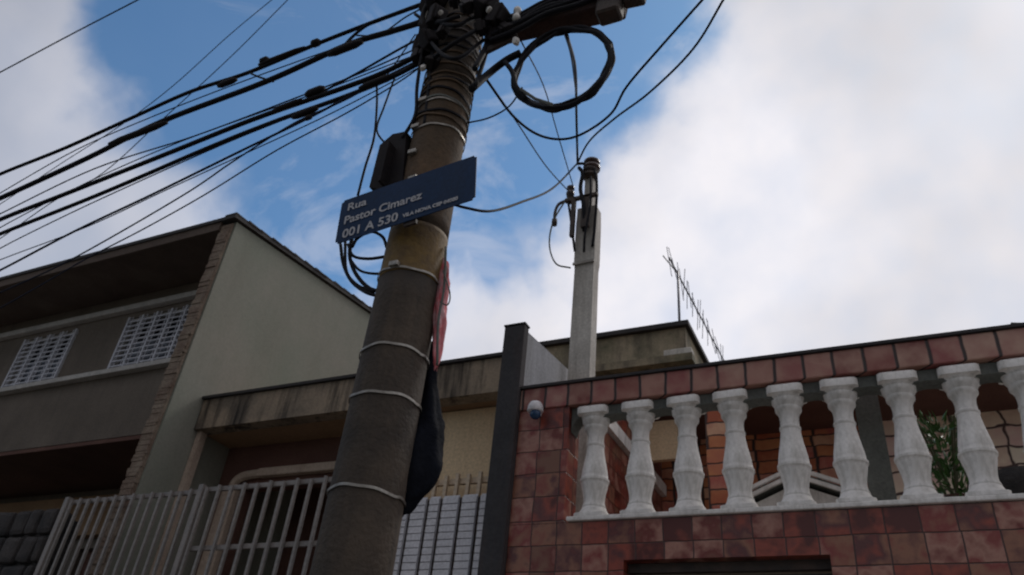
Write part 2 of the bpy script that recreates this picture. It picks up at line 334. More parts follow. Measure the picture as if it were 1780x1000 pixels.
def prismX(bm, poly, x0, x1):
    a = [bm.verts.new((x0, y, z)) for y, z in poly]; b = [bm.verts.new((x1, y, z)) for y, z in poly]
    bm.faces.new(a); bm.faces.new(b[::-1]); n = len(a)
    for i in range(n): bm.faces.new((a[i], a[(i+1) % n], b[(i+1) % n], b[i]))

# ------------------------------------------------------------------ ground, road, pavement
one('ground', 'earth', None, lambda b: bmesh.ops.create_grid(b, x_segments=8, y_segments=8, size=400, matrix=Matrix.Translation((0, 0, -0.16))))
tag(bpy.data.objects['ground'], kind='structure')
tag(one('road', 'asphalt', None, lambda b: box(b, -120, 120, -6, 1.5, -0.16, -0.15+0.02)), kind='structure')
tag(one('pavement', 'paving', None, lambda b: box(b, -120, 120, 1.66, 3.58, -0.156, 0.0)), kind='structure')
tag(one('kerb', 'post_w', None, lambda b: box(b, -120, 120, 1.50, 1.658, -0.156, 0.004)), kind='structure')

# ------------------------------------------------------------------ house A: two storeys, left
A = thing('two_storey_house', (-5.5, 4.2, 0), 'two storey house with plain grey gable wall and barred upstairs windows, at left', 'house')
XS = -4.76
def f(b):
    prismX(b, [(3.62, 0), (5.8, 0), (5.8, 5.86), (3.62, 5.58)], XS-0.14, XS)
one('side_wall', 'a_side', A, f)
def f(b):   # broken brick edge of the wing wall
    z = 2.6; rnd = random.Random(3)
    while z < 5.54:
        h = rnd.uniform(0.02, 0.05)
        dx = rnd.uniform(-0.03, 0.012); dy = rnd.uniform(0.0, 0.035)
        box(b, XS-0.142+dx*0.35, XS-0.02+rnd.uniform(-0.02, 0.005), 3.597-dy*0.35, 3.618, z, z+h-0.002, bevel=0.003); z += h
    box(b, XS-0.135, XS-0.02, 3.60, 3.618, 0, 5.56)
one('brick_edge', 'brick', A, f)
def f(b):
    wall_holes(b, -11, XS-0.142, 3.94, 5.60, 4.2, 4.34, [(-8.15, -7.30, 4.64, 5.25), (-6.56, -5.35, 4.64, 5.25)])
one('front_wall', 'a_front', A, f)
one('cornice', 'a_trim', A, lambda b: box(b, -11, XS-0.143, 4.13, 4.197, 5.315, 5.375, bevel=0.008))
one('sill_band', 'a_trim', A, lambda b: box(b, -11, XS-0.143, 4.12, 4.197, 4.585, 4.635, bevel=0.006))
def f(b):
    prismX(b, [(3.56, 5.585), (5.86, 5.875), (5.86, 5.91), (3.56, 5.62)], -11, XS+0.03)
rf = one('roof', 'roof', A, f)
def f(b):
    rnd = random.Random(31); n = 15
    for k in range(n):
        ya, yb = 3.56+2.3*k/n, 3.56+2.3*(k+1)/n+0.03; za = 5.622+0.29*k/n; zb = za+0.29/n
        prismX(b, [(ya, za), (yb, zb), (yb, zb+0.008), (ya, za+0.017+rnd.uniform(0, 0.005))], XS-0.10, XS+0.035+rnd.uniform(-0.004, 0.004))
one('verge_tiles', 'roof', rf, f)
one('eave_soffit', 'a_soffit', A, lambda b: box(b, -11, XS-0.143, 3.60, 4.197, 5.53, 5.582))
one('eave_board', 'a_soffit', A, lambda b: box(b, -11, XS-0.143, 3.575, 3.598, 5.50, 5.60))
one('storey_soffit', 'b_dark', A, lambda b: box(b, -11, XS-0.143, 4.205, 5.3, 3.90, 3.937))
def f(b):
    wall_holes(b, -11, XS-0.143, 0, 3.90, 5.2, 5.34, [(-7.4, -6.2, 0.1, 3.3)])
one('ground_floor_wall', 'a_front', A, f)
one('lintel_beam', 'b_soffit', A, lambda b: box(b, -11, XS-0.143, 5.10, 5.198, 3.40, 3.80))
one('entrance_door', 'b_dark', A, lambda b: box(b, -7.4, -6.2, 5.28, 5.32, 0.1, 3.3))
def a_window(x0, x1, z0, z1):
    wnd = one('window', 'a_trim', A, lambda b: [box(b, x0, x1, 4.215, 4.26, z0, z0+0.04), box(b, x0, x1, 4.215, 4.26, z1-0.04, z1), box(b, x0, x0+0.04, 4.215, 4.26, z0+0.04, z1-0.04), box(b, x1-0.04, x1, 4.215, 4.26, z0+0.04, z1-0.04)])
    one('pane', 'glass', wnd, lambda b: box(b, x0+0.04, x1-0.04, 4.25, 4.256, z0+0.04, z1-0.04))
    def g(b):
        n = max(3, round((x1-x0)/0.20))
        for i in range(n+1):
            x = x0+0.02+(x1-x0-0.04)*i/n; box(b, x-0.011, x+0.011, 4.176, 4.198, z0, z1)
        m = 11
        for j in range(1, m):
            z = z0+(z1-z0)*j/m; box(b, x0+0.02, x1-0.02, 4.181, 4.193, z-0.006, z+0.006)
        n2 = n*2
        for i in range(n2):
            x = x0+0.02+(x1-x0-0.04)*(i+0.5)/n2; box(b, x-0.003, x+0.003, 4.183, 4.191, z0, z1)
    one('window_grille', 'grille', wnd, g)
a_window(-8.15, -7.30, 4.64, 5.25); a_window(-6.56, -5.35, 4.64, 5.25)

# ------------------------------------------------------------------ low garage house B in the middle
B = thing('low_garage_house', (-3.3, 4.3, 0), 'low flat roofed garage with stained concrete fascia, between grey gable and black wall edge', 'house')
def f(b):
    vs = box(b, XS+0.004, -1.962, 3.90, 4.02, 3.755, 4.0)
one('fascia', 'concrete', B, f)
one('roof_slab', 'b_soffit', B, lambda b: box(b, XS+0.004, -1.962, 4.022, 6.9, 3.76, 3.90))
one('roof_edge', 'roof', B, lambda b: box(b, XS+0.004, -1.962, 3.875, 4.03, 4.003, 4.025))
one('side_post', 'b_mould', B, lambda b: box(b, XS+0.004, XS+0.05, 3.94, 4.0, 0, 3.753))
def f(b):
    wall_holes(b, -3.25, -1.962, 0, 3.753, 4.10, 4.42, [(-2.9, -2.1, 0, 2.4)])
one('ochre_wall', 'b_wall', B, f)
def f(b):
    wall_holes(b, XS+0.004, -3.252, 0, 3.757, 4.30, 4.42, [(-4.5, -3.4, 0, 3.42)])
one('maroon_wall', 'b_dark', B, f)
def f(b):
    box(b, -4.64, -4.50, 4.24, 4.298, 0, 3.42, bevel=0.01)
    pts = [Vector((-4.57, 4.27, 3.38)), Vector((-4.55, 4.27, 3.46)), Vector((-4.47, 4.27, 3.50)), Vector((-4.3, 4.27, 3.51))]
    tube(b, catmull(pts, 6), 0.035, 8)
    box(b, -4.32, -3.26, 4.235, 4.297, 3.475, 3.54, bevel=0.01)
one('door_surround', 'b_mould', B, f)
one('doorway_back', 'b_dark', B, lambda b: box(b, -4.6, -3.3, 5.0, 5.05, 0, 3.75))
one('garage_door', 'bar', B, lambda b: box(b, -2.9, -2.1, 4.36, 4.40, 0, 2.4))

# ------------------------------------------------------------------ railing gate on the left (barred fence) and boundary stone wall
def bars(name, label, cat, x0, x1, z0, z1, y, step, mat, rails, group=None, pairs=True, top=True):
    T = thing(name, ((x0+x1)/2, y, 0), label, cat, group)
    n = int((x1-x0)/step); i = 0
    for i in range(n+1):
        x = x0+i*step
        one('bar', mat, T, lambda b: box(b, x-0.009, x+0.009, y-0.009, y+0.009, z0, z1+(0.0 if i % 2 else -0.01)), origin=(x, y, z0))
    for z in rails:
        one('rail', mat, T, lambda b: box(b, x0-0.02, x1+0.02, y+0.015, y+0.035, z-0.014, z+0.014), origin=(x0, y, z))
    one('frame_post', mat, T, lambda b: [box(b, x0-0.06, x0-0.022, y-0.02, y+0.02, 0.0, z1+0.01)], origin=(x0, y, 0))
    return T
bars('railing_fence', 'grey metal railing fence in front of the house with the grey gable', 'fence', -5.24, -4.06, 0.1, 3.10, 3.50, 0.088, 'bar', [0.3, 1.6, 3.085])
bars('railing_gate', 'grey barred gate with a cross rail, just left of the concrete utility pole', 'gate', -3.96, -2.95, 0.1, 3.11, 3.50, 0.105, 'bar', [0.3, 2.72, 3.095])
def f(b):
    rnd = random.Random(11)
    z = 0.0
    while z < 3.04:
        h = rnd.uniform(0.09, 0.2); h = min(h, 3.08-z); x = -11 + rnd.uniform(0, 0.2)
        while x < -5.36:
            l = rnd.uniform(0.1, 0.3); x1 = min(x+l, -5.34)
            box(b, x+0.008, x1-0.008, 3.5-rnd.uniform(0, 0.03), 3.64, z+0.008, z+h-0.008, rot=Euler((0, rnd.uniform(-0.12, 0.12), 0)).to_matrix(), bevel=0.035); x = x1
        z += h
    box(b, -11, -5.35, 3.53, 3.68, 0, 3.0)
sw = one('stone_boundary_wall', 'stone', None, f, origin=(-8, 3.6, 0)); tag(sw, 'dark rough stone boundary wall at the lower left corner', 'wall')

# white ribbed gate, right of pole
G = thing('ribbed_gate', (-2.4, 3.86, 0), 'white ribbed sheet gate behind bars with tan tips, right of the utility pole', 'gate')
def f(b):
    x = -3.1
    ws = [0.10, 0.13, 0.09, 0.13, 0.12, 0.09, 0.13, 0.12, 0.11, 0.08]
    for wd in ws:
        x1 = x+wd
        if x1 > -1.98: x1 = -1.98
        z = 0.1
        while z < 3.07:
            box(b, x+0.004, x1-0.020, 3.885, 3.897, z, z+0.036); z += 0.042
        box(b, x+0.004, x1-0.020, 3.898, 3.906, 0.1, 3.09)
        x = x1+0.002
one('sheet_panel', 'bar_w', G, f)
one('backing', 'iron', G, lambda b: box(b, -3.12, -1.97, 3.91, 3.93, 0.1, 3.08))
for i in range(15):
    x = -3.08+i*0.078
    one('bar', 'bar_t', G, lambda b: box(b, x-0.011, x+0.011, 3.935, 3.957, 0.1, 3.235+0.01*(i % 2)), origin=(x, 3.95, 0))
one('rail', 'bar_t', G, lambda b: box(b, -3.12, -1.97, 3.96, 3.985, 3.185, 3.22))

# ------------------------------------------------------------------ rear block C with parapet, behind
C = thing('rear_building', (-3.0, 7.9, 0), 'mossy stained concrete block behind the whitewashed post, dark roof edge', 'building')
XC = at(1190, 560, 7.7).x
def f(b): box(b, -4.2, XC, 7.72, 10.2, 0, 6.40)
one('wall', 'mossy', C, f)
one('roof_edge', 'roof', C, lambda b: box(b, -4.2, XC+0.05, 7.66, 10.3, 6.402, 6.46))
one('ledge', 'mossy', C, lambda b: box(b, -4.2, XC+0.12, 7.5, 7.718, 5.84, 5.93))
one('white_block', 'post_w', C, lambda b: box(b, XC-0.22, XC+0.10, 7.55, 7.70, 5.935, 6.03, bevel=0.015))
# antenna on it
AN = thing('roof_antenna', (at(1178, 495, 7.9).x, 7.9, 6.46), 'long thin aerial with many short rods on a leaning mast, above the mossy concrete block', 'antenna')
p0 = at(1163, 448, 7.6); ax = p0.x
p1 = CAM + ray(1262, 640)*((ax-CAM.x)/ray(1262, 640).x) if False else Vector((p0.x+0.02, 10.7, p0.z+0.15))
mp = p0.lerp(p1, 0.13)
one('mast', 'steel', AN, lambda b: tube(b, [Vector((mp.x, mp.y, 6.44)), mp+Vector((0, 0, 0.05))], 0.016, 8), smooth=True)
one('boom', 'steel', AN, lambda b: tube(b, [p0, p1], 0.011, 8), smooth=True)
rnd = random.Random(5)
for i in range(22):
    c = p0.lerp(p1, (i+0.3)/22); l = 0.24+0.08*rnd.random()
    tl = rnd.uniform(-0.12, 0.12)
    one('rod', 'steel', AN, lambda b: tube(b, [c+Vector((-tl*l-0.02, 0, l*(0.95 if i % 2 else 0.7))), c+Vector((tl*l, 0, -l*(0.55 if i % 2 else 0.9)))], 0.005, 6), origin=c)
one('rod', 'steel', AN, lambda b: tube(b, [p0.lerp(p1, .12), p0.lerp(p1, .05)+Vector((-0.12, 0, 0.16))], 0.008, 6))

# ------------------------------------------------------------------ party wall with black front edge
PW = thing('party_wall', (-1.89, 3.6, 0), 'tall grey plastered dividing wall with black front edge, left of the tiled house', 'wall')
one('front_edge', 'dark_col', PW, lambda b: box(b, -1.958, -1.822, 3.56, 3.62, 0, 4.0, bevel=0.006))
def f(b):
    prismX(b, [(3.622, 0), (7.0, 0), (7.0, 4.44), (5.4, 4.2), (3.622, 3.985)], -1.955, -1.834)
one('plaster_wall', 'party', PW, f)
one('coping', 'roof', PW, lambda b: box(b, -1.962, -1.818, 3.555, 3.625, 4.003, 4.012))

# ------------------------------------------------------------------ tiled house E with balustrade
E_ = thing('tiled_house', (0.3, 3.7, 0), 'house front clad in maroon tiles with white balustrade terrace, at right', 'house')
XL, XR = -1.82, 2.6
def f(b):
    wall_holes(b, XL, XR, 0, 2.795, 3.602, 3.78, [(-1.20, -0.28, 0, 2.605)])
    box(b, XL, -1.52, 3.602, 3.76, 2.797, 3.44)
one('tiled_wall', 'tile', E_, f)
one('opening_lintel', 'iron', E_, lambda b: box(b, -1.195, -0.285, 3.66, 3.70, 2.56, 2.60))
one('roller_door', 'door', E_, lambda b: [box(b, -1.195, -0.285, 3.71, 3.73, z*0.08, z*0.08+0.074) for z in range(32)])
one('terrace_floor', 'paving', E_, lambda b: box(b, XL, XR, 3.79, 6.5, 2.66, 2.78))
bx = [-1.385, -1.140, -0.893, -0.648, -0.393, -0.146, 0.112, 0.362, 0.612, 0.862, 1.112, 1.362, 1.612, 1.862, 2.112, 2.362]
def arches(b):
    xs = [-1.516] + bx + [2.598]; top = 3.438
    for xa, xb in zip(xs, xs[1:]):
        m = 12; pts = []
        for k in range(m+1):
            t = k/m; pts.append((xa+(xb-xa)*t, 3.30+0.085*math.sqrt(max(0, 1-(2*t-1)**2))))
        prism(b, [(xa, top)] + pts + [(xb, top)], 3.632, 3.728)
    bmesh.ops.remove_doubles(b, verts=b.verts, dist=0.0005)
BL = one('balustrade', 'rail_g', E_, arches)
# arched spandrels between the balusters are part of the rail
def sweep_cap(b): box(b, XL, XR, 3.59, 3.80, 3.442, 3.572, bevel=0.006)
one('cap_tiles', 'tile_cap', E_, sweep_cap)
one('cap_top_edge', 'dark_col', E_, lambda b: box(b, XL, XR, 3.577, 3.81, 3.575, 3.59))
one('plinth', 'bal', E_, lambda b: box(b, -1.50, XR, 3.585, 3.76, 2.80, 2.823, bevel=0.006))
S_ = 9   # squareness of plinth and abacus
prof = [(0.084, 0.0, S_), (0.084, 0.018, S_), (0.083, 0.021), (0.078, 0.032), (0.070, 0.044), (0.064, 0.056), (0.061, 0.060), (0.063, 0.064), (0.061, 0.070), (0.057, 0.080), (0.055, 0.095), (0.056, 0.115), (0.060, 0.14), (0.066, 0.165), (0.070, 0.185),
        (0.071, 0.197), (0.077, 0.202), (0.077, 0.214), (0.071, 0.219), (0.070, 0.235), (0.067, 0.262), (0.061, 0.295), (0.054, 0.335), (0.048, 0.375), (0.046, 0.398), (0.050, 0.402), (0.050, 0.412), (0.045, 0.416), (0.044, 0.45), (0.047, 0.475), (0.055, 0.492),
        (0.062, 0.500), (0.063, 0.512), (0.060, 0.516), (0.066, 0.530), (0.074, 0.543), (0.075, 0.554), (0.072, 0.558), (0.078, 0.567), (0.081, 0.572), (0.086, 0.575, S_), (0.086, 0.613, S_), (0.083, 0.616, S_)]
prof = [(q[0], q[1]*0.98, *q[2:]) for q in prof]
base = None
for x in bx:
    if base is None:
        bm = bmesh.new(); lathe(bm, prof, (0, 0, 0), 40)
        base = finish('baluster', bm, 'bal', BL, smooth=True); o = base
        md = o.modifiers.new('edge', 'EDGE_SPLIT'); md.split_angle = math.radians(50)
    else:
        o = base.copy(); COL.objects.link(o); o.parent = BL
    o.location = Vector((x, 3.675, 2.824)) - Vector(parent_world(BL)); o.rotation_euler = (random.uniform(-0.008, 0.008), random.uniform(-0.012, 0.012), random.uniform(-0.05, 0.05))
# terrace interior
one('canopy_slab', 'b_dark', E_, lambda b: box(b, XL, XR, 5.6, 6.9, 4.45, 4.53))
one('back_wall', 'tile_in', E_, lambda b: box(b, XL, -0.05, 6.5, 6.64, 2.5, 4.448))
one('pale_tiled_wall', 'tile_be', E_, lambda b: box(b, -0.048, XR, 6.45, 6.64, 2.5, 4.448))
one('inner_side_wall', 'tile', E_, lambda b: box(b, -1.832, -1.815, 4.4, 6.49, 2.79, 3.93))
one('inner_beige_panel', 'b_wall', E_, lambda b: box(b, -1.80, -1.50, 5.85, 5.90, 4.02, 4.36))
one('inner_side_plaster', 'tile', E_, lambda b: box(b, -1.832, -1.822, 5.3, 6.49, 3.932, 4.40))
one('wall_trim', 'bal', E_, lambda b: box(b, -1.834, -1.775, 4.75, 6.49, 3.94, 4.04))
def f(b): box(b, -1.13, -0.95, 5.2, 5.38, 2.78, 4.40)
one('orange_pillar', 'tile_in', E_, f)
one('inner_post', 'rail_g', E_, lambda b: box(b, -0.095, 0.02, 3.93, 4.06, 2.78, 3.75))
# small white gabled box seen behind the balusters
AF = thing('gabled_box', (-0.46, 4.3, 2.78), 'small white box with grey striped gabled top, behind the middle balusters', 'box')
one('body', 'bal', AF, lambda b: prism(b, [(-0.74, 2.783), (-0.18, 2.783), (-0.18, 3.06), (-0.46, 3.18), (-0.74, 3.06)], 4.30, 4.70))
for s_ in (-1, 1):
    rp = one('roof_side', 'rail_g', AF, lambda b: obox(b, (-0.46, 4.49, 3.225), (-0.46+s_*0.34, 4.49, 3.08), 0.44, 0.03))
    for k in range(2):
        one('edge_strip', 'bal', rp, lambda b: obox(b, (-0.46+s_*0.01, 4.26-0.012*k, 3.252-k*0.045), (-0.46+s_*0.35, 4.26-0.012*k, 3.107-k*0.045), 0.02, 0.020))
# plant
PL = thing('potted_plant', (0.27, 4.1, 2.78), 'leafy green plant seen between two white balusters', 'plant')
def f(b):
    rnd = random.Random(4)
    for i in range(420):
        a = rnd.uniform(0, 2*math.pi); h = rnd.uniform(0.10, 0.62); rr = rnd.uniform(0.0, 0.13)*(1.1-abs(h-0.3))
        c = Vector((0.27+rr*math.cos(a), 4.1+rr*math.sin(a), 2.78+h))
        d = Vector((math.cos(a)*0.6, math.sin(a)*0.6, rnd.uniform(-0.2, 1.3))).normalized(); s = d.cross(Vector((rnd.uniform(-1, 1), rnd.uniform(-1, 1), rnd.uniform(-.3, 1)))).normalized()
        L_ = rnd.uniform(0.03, 0.085); W_ = rnd.uniform(0.005, 0.013); up = d.cross(s)*0.006
        v = [c, c+d*L_*0.4+s*W_+up, c+d*L_, c+d*L_*0.4-s*W_+up]; v = [b.verts.new(q) for q in v]; b.faces.new(v[:3]); b.faces.new((v[0], v[2], v[3]))
one('foliage', 'leaf', PL, f)
def f(b):
    rnd = random.Random(9)
    for i in range(7):
        a = rnd.uniform(0, 6.28); tube(b, catmull([Vector((0.27, 4.1, 2.95)), Vector((0.27+0.04*math.cos(a), 4.1+0.04*math.sin(a), 3.15)), Vector((0.27+0.09*math.cos(a), 4.1+0.09*math.sin(a), 3.38))], 5), 0.006, 5)
one('stem', 'stem', PL, f)
one('pot', 'dkporc', PL, lambda b: lathe(b, [(0.07, 0), (0.10, 0.15), (0.115, 0.19), (0.10, 0.19), (0.09, 0.16)], (0.27, 4.1, 2.783), 20), smooth=True)
ST = one('stone_planter', 'stone', None, lambda b: lathe(b, [(0.10, 0), (0.16, 0.08), (0.19, 0.2), (0.17, 0.30), (0.14, 0.30), (0.13, 0.25)], (0.56, 4.15, 2.783), 20), smooth=True, origin=(0.56, 4.15, 2.783))
tag(ST, 'mottled grey stone planter behind the rightmost balusters', 'planter')
# small security light on the tiled pier
SL = thing('wall_light', (-1.70, 3.6, 3.4), 'small white dome fitting with dark blue lens on the tiled pier', 'light')
one('housing', 'white_plastic', SL, lambda b: lathe(b, [(0.012, 0.06), (0.030, 0.052), (0.042, 0.03), (0.045, 0.0), (0.04, -0.005)], (-1.70, 3.545, 3.405), 20), smooth=True)
one('lens', 'blue_lens', SL, lambda b: bmesh.ops.create_uvsphere(b, u_segments=16, v_segments=10, radius=0.031, matrix=Matrix.Translation((-1.695, 3.54, 3.385))), smooth=True)
one('bracket', 'white_plastic', SL, lambda b: box(b, -1.715, -1.685, 3.56, 3.60, 3.40, 3.43))
# dark roof piece above the cap at far right
RP = one('roof_ridge_tile', 'roof', None, lambda b: tube(b, catmull([Vector((0.66, 3.9, 3.74)), Vector((0.85, 3.9, 3.71)), Vector((1.3, 3.9, 3.70))], 5), 0.035, 10), smooth=True, origin=(0.9, 3.9, 3.6))
tag(RP, 'dark rounded roof tile above the cap at the right edge', 'roof tile')

# ------------------------------------------------------------------ whitewashed service post
WP = thing('service_post', (-1.70, 4.2, 2.78), 'square whitewashed concrete post carrying black insulators, behind the tiled house', 'post')
def f(b):
    def ring(z, w0):
        return [(-1.70-w0, 4.2-w0*0.7, z), (-1.70+w0, 4.2-w0*0.7, z), (-1.70+w0, 4.2+w0*0.7, z), (-1.70-w0, 4.2+w0*0.7, z)]
    zs = [(2.78, 0.078), (4.0, 0.075), (4.8, 0.072), (4.86, 0.078), (5.2, 0.078), (5.35, 0.074)]
    rs = [[b.verts.new(v) for v in ring(z, w0)] for z, w0 in zs]
    for a, c in zip(rs, rs[1:]):
        for k in range(4): b.faces.new((a[k], a[(k+1) % 4], c[(k+1) % 4], c[k]))
    b.faces.new(rs[0]); b.faces.new(rs[-1])
shaft = one('shaft', 'post_w', WP, f)
one('shaft_top', 'post_w', WP, lambda b: [box(b, -1.735, -1.665, 4.16, 4.23, 5.351, 5.66, bevel=0.01)])
WX = -1.70
def ins(x, y, z, r=0.05, m='dkporc', par=None, name='insulator'):
    one(name, m, par, lambda b: lathe(b, [(r*0.4, 0), (r, 0.01), (r, 0.03), (r*0.55, 0.04), (r*0.55, 0.055), (r*0.95, 0.065), (r*0.95, 0.085), (r*0.5, 0.10)], (x, y, z), 16), smooth=True)
ins(-1.685, 4.17, 5.73, 0.068, 'dkporc', WP); ins(-1.69, 4.16, 5.64, 0.06, 'iron', WP)
ins(-1.83, 4.12, 5.47, 0.032, 'dkporc', WP); ins(-1.83, 4.12, 5.40, 0.03, 'iron', WP)
one('bracket', 'iron', WP, lambda b: [box(b, -1.86, -1.60, 4.09, 4.12, 5.40, 5.425), box(b, -1.80, -1.77, 4.08, 4.11, 5.05, 5.40), box(b, -1.72, -1.66, 4.09, 4.118, 5.12, 5.42)])
def f(b):
    tube(b, catmull([Vector((-1.80, 4.11, 5.42)), Vector((-1.90, 4.10, 5.40)), Vector((-1.93, 4.09, 5.32)), Vector((-1.93, 4.09, 5.22))], 6), 0.012, 8)
    tube(b, [Vector((-1.93, 4.09, 5.24)), Vector((-1.93, 4.09, 5.19))], 0.022, 8)
one('drip_hook', 'iron', WP, f, smooth=True)
def f(b):
    rnd = random.Random(2)
    tube(b, catmull([Vector((-1.77, 4.12, 5.74)), Vector((-1.73, 4.10, 5.65)), Vector((-1.74, 4.10, 5.5)), Vector((-1.70, 4.09, 5.3)), Vector((-1.70, 4.12, 5.1))], 6), 0.015, 8)
    tube(b, catmull([Vector((-1.65, 4.14, 5.70)), Vector((-1.62, 4.11, 5.6)), Vector((-1.61, 4.11, 5.40)), Vector((-1.62, 4.12, 5.1)), Vector((-1.635, 4.13, 4.95))], 6), 0.011, 8)
    tube(b, catmull([Vector((-1.84, 4.12, 5.40)), Vector((-1.80, 4.10, 5.2)), Vector((-1.77, 4.10, 5.0)), Vector((-1.765, 4.12, 4.93))], 6), 0.009, 8)
    tube(b, catmull([Vector((-1.66, 4.10, 5.6)), Vector((-1.65, 4.09, 5.3)), Vector((-1.68, 4.09, 5.05)), Vector((-1.69, 4.11, 4.9))], 6), 0.009, 8)
one('drop_cable', 'cable', WP, f, smooth=True)
one('strap', 'strap', WP, lambda b: [box(b, -1.782, -1.618, 4.132, 4.142, 4.82, 4.84)])
def f(b):
    tube(b, catmull([at(985, 345, 4.1), at(962, 385, 4.08), at(955, 425, 4.05), at(966, 458, 4.06), at(992, 466, 4.1)], 8), 0.006, 6)
one('loose_wire', 'rail_g', WP, f, smooth=True)

# ------------------------------------------------------------------ big round utility pole
PY = 2.2; PX = -1.69
UP = thing('utility_pole', (PX, PY, 0), 'thick round weathered concrete utility pole with metal straps, in the centre', 'utility pole')
def rad(z): return 0.138 - 0.0055*(z-2)
def fshell(z0, z1, dr=0.0, n=14):
    def g(b):
        lathe(b, [(rad(z0+(z1-z0)*i/n)+dr, z0+(z1-z0)*i/n) for i in range(n+1)], (PX, PY, 0), 48)
    return g
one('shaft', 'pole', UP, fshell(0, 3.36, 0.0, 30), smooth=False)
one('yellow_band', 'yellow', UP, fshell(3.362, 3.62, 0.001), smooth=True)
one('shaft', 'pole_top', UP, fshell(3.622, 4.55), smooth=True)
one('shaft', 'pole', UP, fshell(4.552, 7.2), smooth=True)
for o in list(UP.children):
    for p in o.data.polygons: p.use_smooth = abs(p.normal.z) < 0.7
def hoop(z, tilt=0.0, r=0.004, hgt=0.010, m='strap', tiltx=0.0, dr=0.003):
    def g(b):
        prev = []
        n = 48
        for k in range(n):
            a = 2*math.pi*k/n; R0 = rad(z)+dr
            zz = z + math.cos(a)*R0*tilt + math.sin(a)*R0*tiltx + 0.004*math.sin(2.3*a+z*9) + 0.0022*math.sin(7*a+z*31)
            c, s = math.cos(a), math.sin(a)
            prev.append([b.verts.new((PX+c*R0, PY+s*R0, zz-hgt/2)), b.verts.new((PX+c*(R0+r), PY+s*(R0+r), zz-hgt/2)), b.verts.new((PX+c*(R0+r), PY+s*(R0+r), zz+hgt/2)), b.verts.new((PX+c*R0, PY+s*R0, zz+hgt/2))])
        for k in range(n):
            a, c = prev[k], prev[(k+1) % n]
            for j in range(4): b.faces.new((a[j], a[(j+1) % 4], c[(j+1) % 4], c[j]))
    one('strap', m, UP, g, smooth=False, origin=(PX, PY, z))
for z, t in ((2.45, -0.02), (2.81, -0.02), (3.01, 0.0), (3.375, -0.03), (4.20, 0.03), (4.37, 0.0)): hoop(z, t)
rnd = random.Random(21)
for i in range(16):
    z = 4.27+i*0.052
    hoop(z, rnd.uniform(-0.25, 0.2), 0.006, 0.011, rnd.choice(['cable', 'cable', 'iron', 'pole_top', 'rail_g', 'pole_top']), rnd.uniform(-0.2, 0.2))
# small rust/clamp tabs
for z, a in ((4.385, -1.9), (4.21, -2.0), (3.385, -1.5), (4.03, -1.8)):
    c = Vector((PX+math.cos(a)*rad(z), PY+math.sin(a)*rad(z), z))
    one('clamp', 'strap', UP, lambda b: box(b, c.x-0.022, c.x+0.022, c.y-0.02, c.y+0.01, c.z-0.011, c.z+0.011, bevel=0.004), origin=c)
# hardware cluster at the top
def clampbox(px, py, Y, s, m='box', name='cable_clamp'):
    c = at(px, py, Y); e = Euler((rnd.uniform(-.5, .5), rnd.uniform(-.6, .6), rnd.uniform(-.5, .5))).to_matrix()
    one(name, m, UP, lambda b: [box(b, c.x-s, c.x+s, c.y-s*0.7, c.y+s*0.7, c.z-s*0.8, c.z+s*0.8, rot=e, bevel=s*0.25), box(b, c.x-s*0.5, c.x+s*0.5, c.y-s*0.9, c.y+s*0.9, c.z-s*1.2, c.z+s*1.1, rot=e, bevel=s*0.15)], origin=c)
for q in ((745, 12, 2.12, .045), (760, 30, 2.05, .05), (738, 40, 2.15, .03), (735, 82, 2.12, .05), (728, 98, 2.1, .038), (745, 70, 2.05, .045), (752, 108, 2.06, .035), (852, 20, 2.1, .05), (870, 40, 2.1, .045), (858, 62, 2.08, .04), (845, 5, 2.05, .045),
          (770, 55, 2.03, .03), (812, 12, 2.0, .035), (835, 48, 2.02, .03), (760, -5, 2.05, .06), (845, 8, 2.02, .055), (866, 30, 2.04, .05), (790, 2, 1.99, .03), (880, 52, 2.06, .035), (742, 55, 2.1, .04)): clampbox(*q)
for q in ((766, 22, 2.0, .012), (851, 18, 2.0, .016), (736, 118, 2.05, .014), (897, 72, 2.0, .015)): clampbox(*q, m='porcelain', name='insulator')
for pts, r in (([(820, 155), (850, 128), (880, 105), (905, 92)], .018), ([(826, 150), (838, 115), (850, 75)], .011), ([(735, 85), (725, 150), (722, 200), (700, 240)], .009), ([(846, 0), (852, 40), (845, 80), (825, 120)], .014),
               ([(738, 60), (770, 95), (800, 100), (840, 70)], .010), ([(742, 110), (775, 85), (815, 60), (850, 40)], .011), ([(745, 30), (790, 45), (830, 30), (870, 45)], .012), ([(750, 70), (752, 105), (745, 160), (738, 220)], .010),
               ([(745, 5), (735, 30), (740, 60), (728, 85)], .016), ([(722, 25), (745, 40), (775, 35), (800, 28)], .010)):
    one('cable_lashing', 'cable', UP, lambda b: tube(b, catmull([at(x, y, 1.99 if 755 < x < 830 else 2.08) for x, y in pts], 6), r, 8), smooth=True)

# black junction box on the pole's left
JB = thing('junction_box', tuple(at(680, 285, 2.18)), 'tall black weatherproof box strapped to the pole, behind the blue street sign', 'junction box')
pp = [at(x, y, 2.12) for x, y in ((714, 238), (690, 243), (668, 262), (650, 335), (706, 345))]
one('casing', 'box', JB, lambda b: prism(b, [(p.x, p.z) for p in pp], 2.08, 2.24))
one('door', 'box', JB, lambda b: obox(b, at(684, 256, 2.07), at(668, 325, 2.07), 0.012, 0.09, up=Vector((0, 1, 0))))
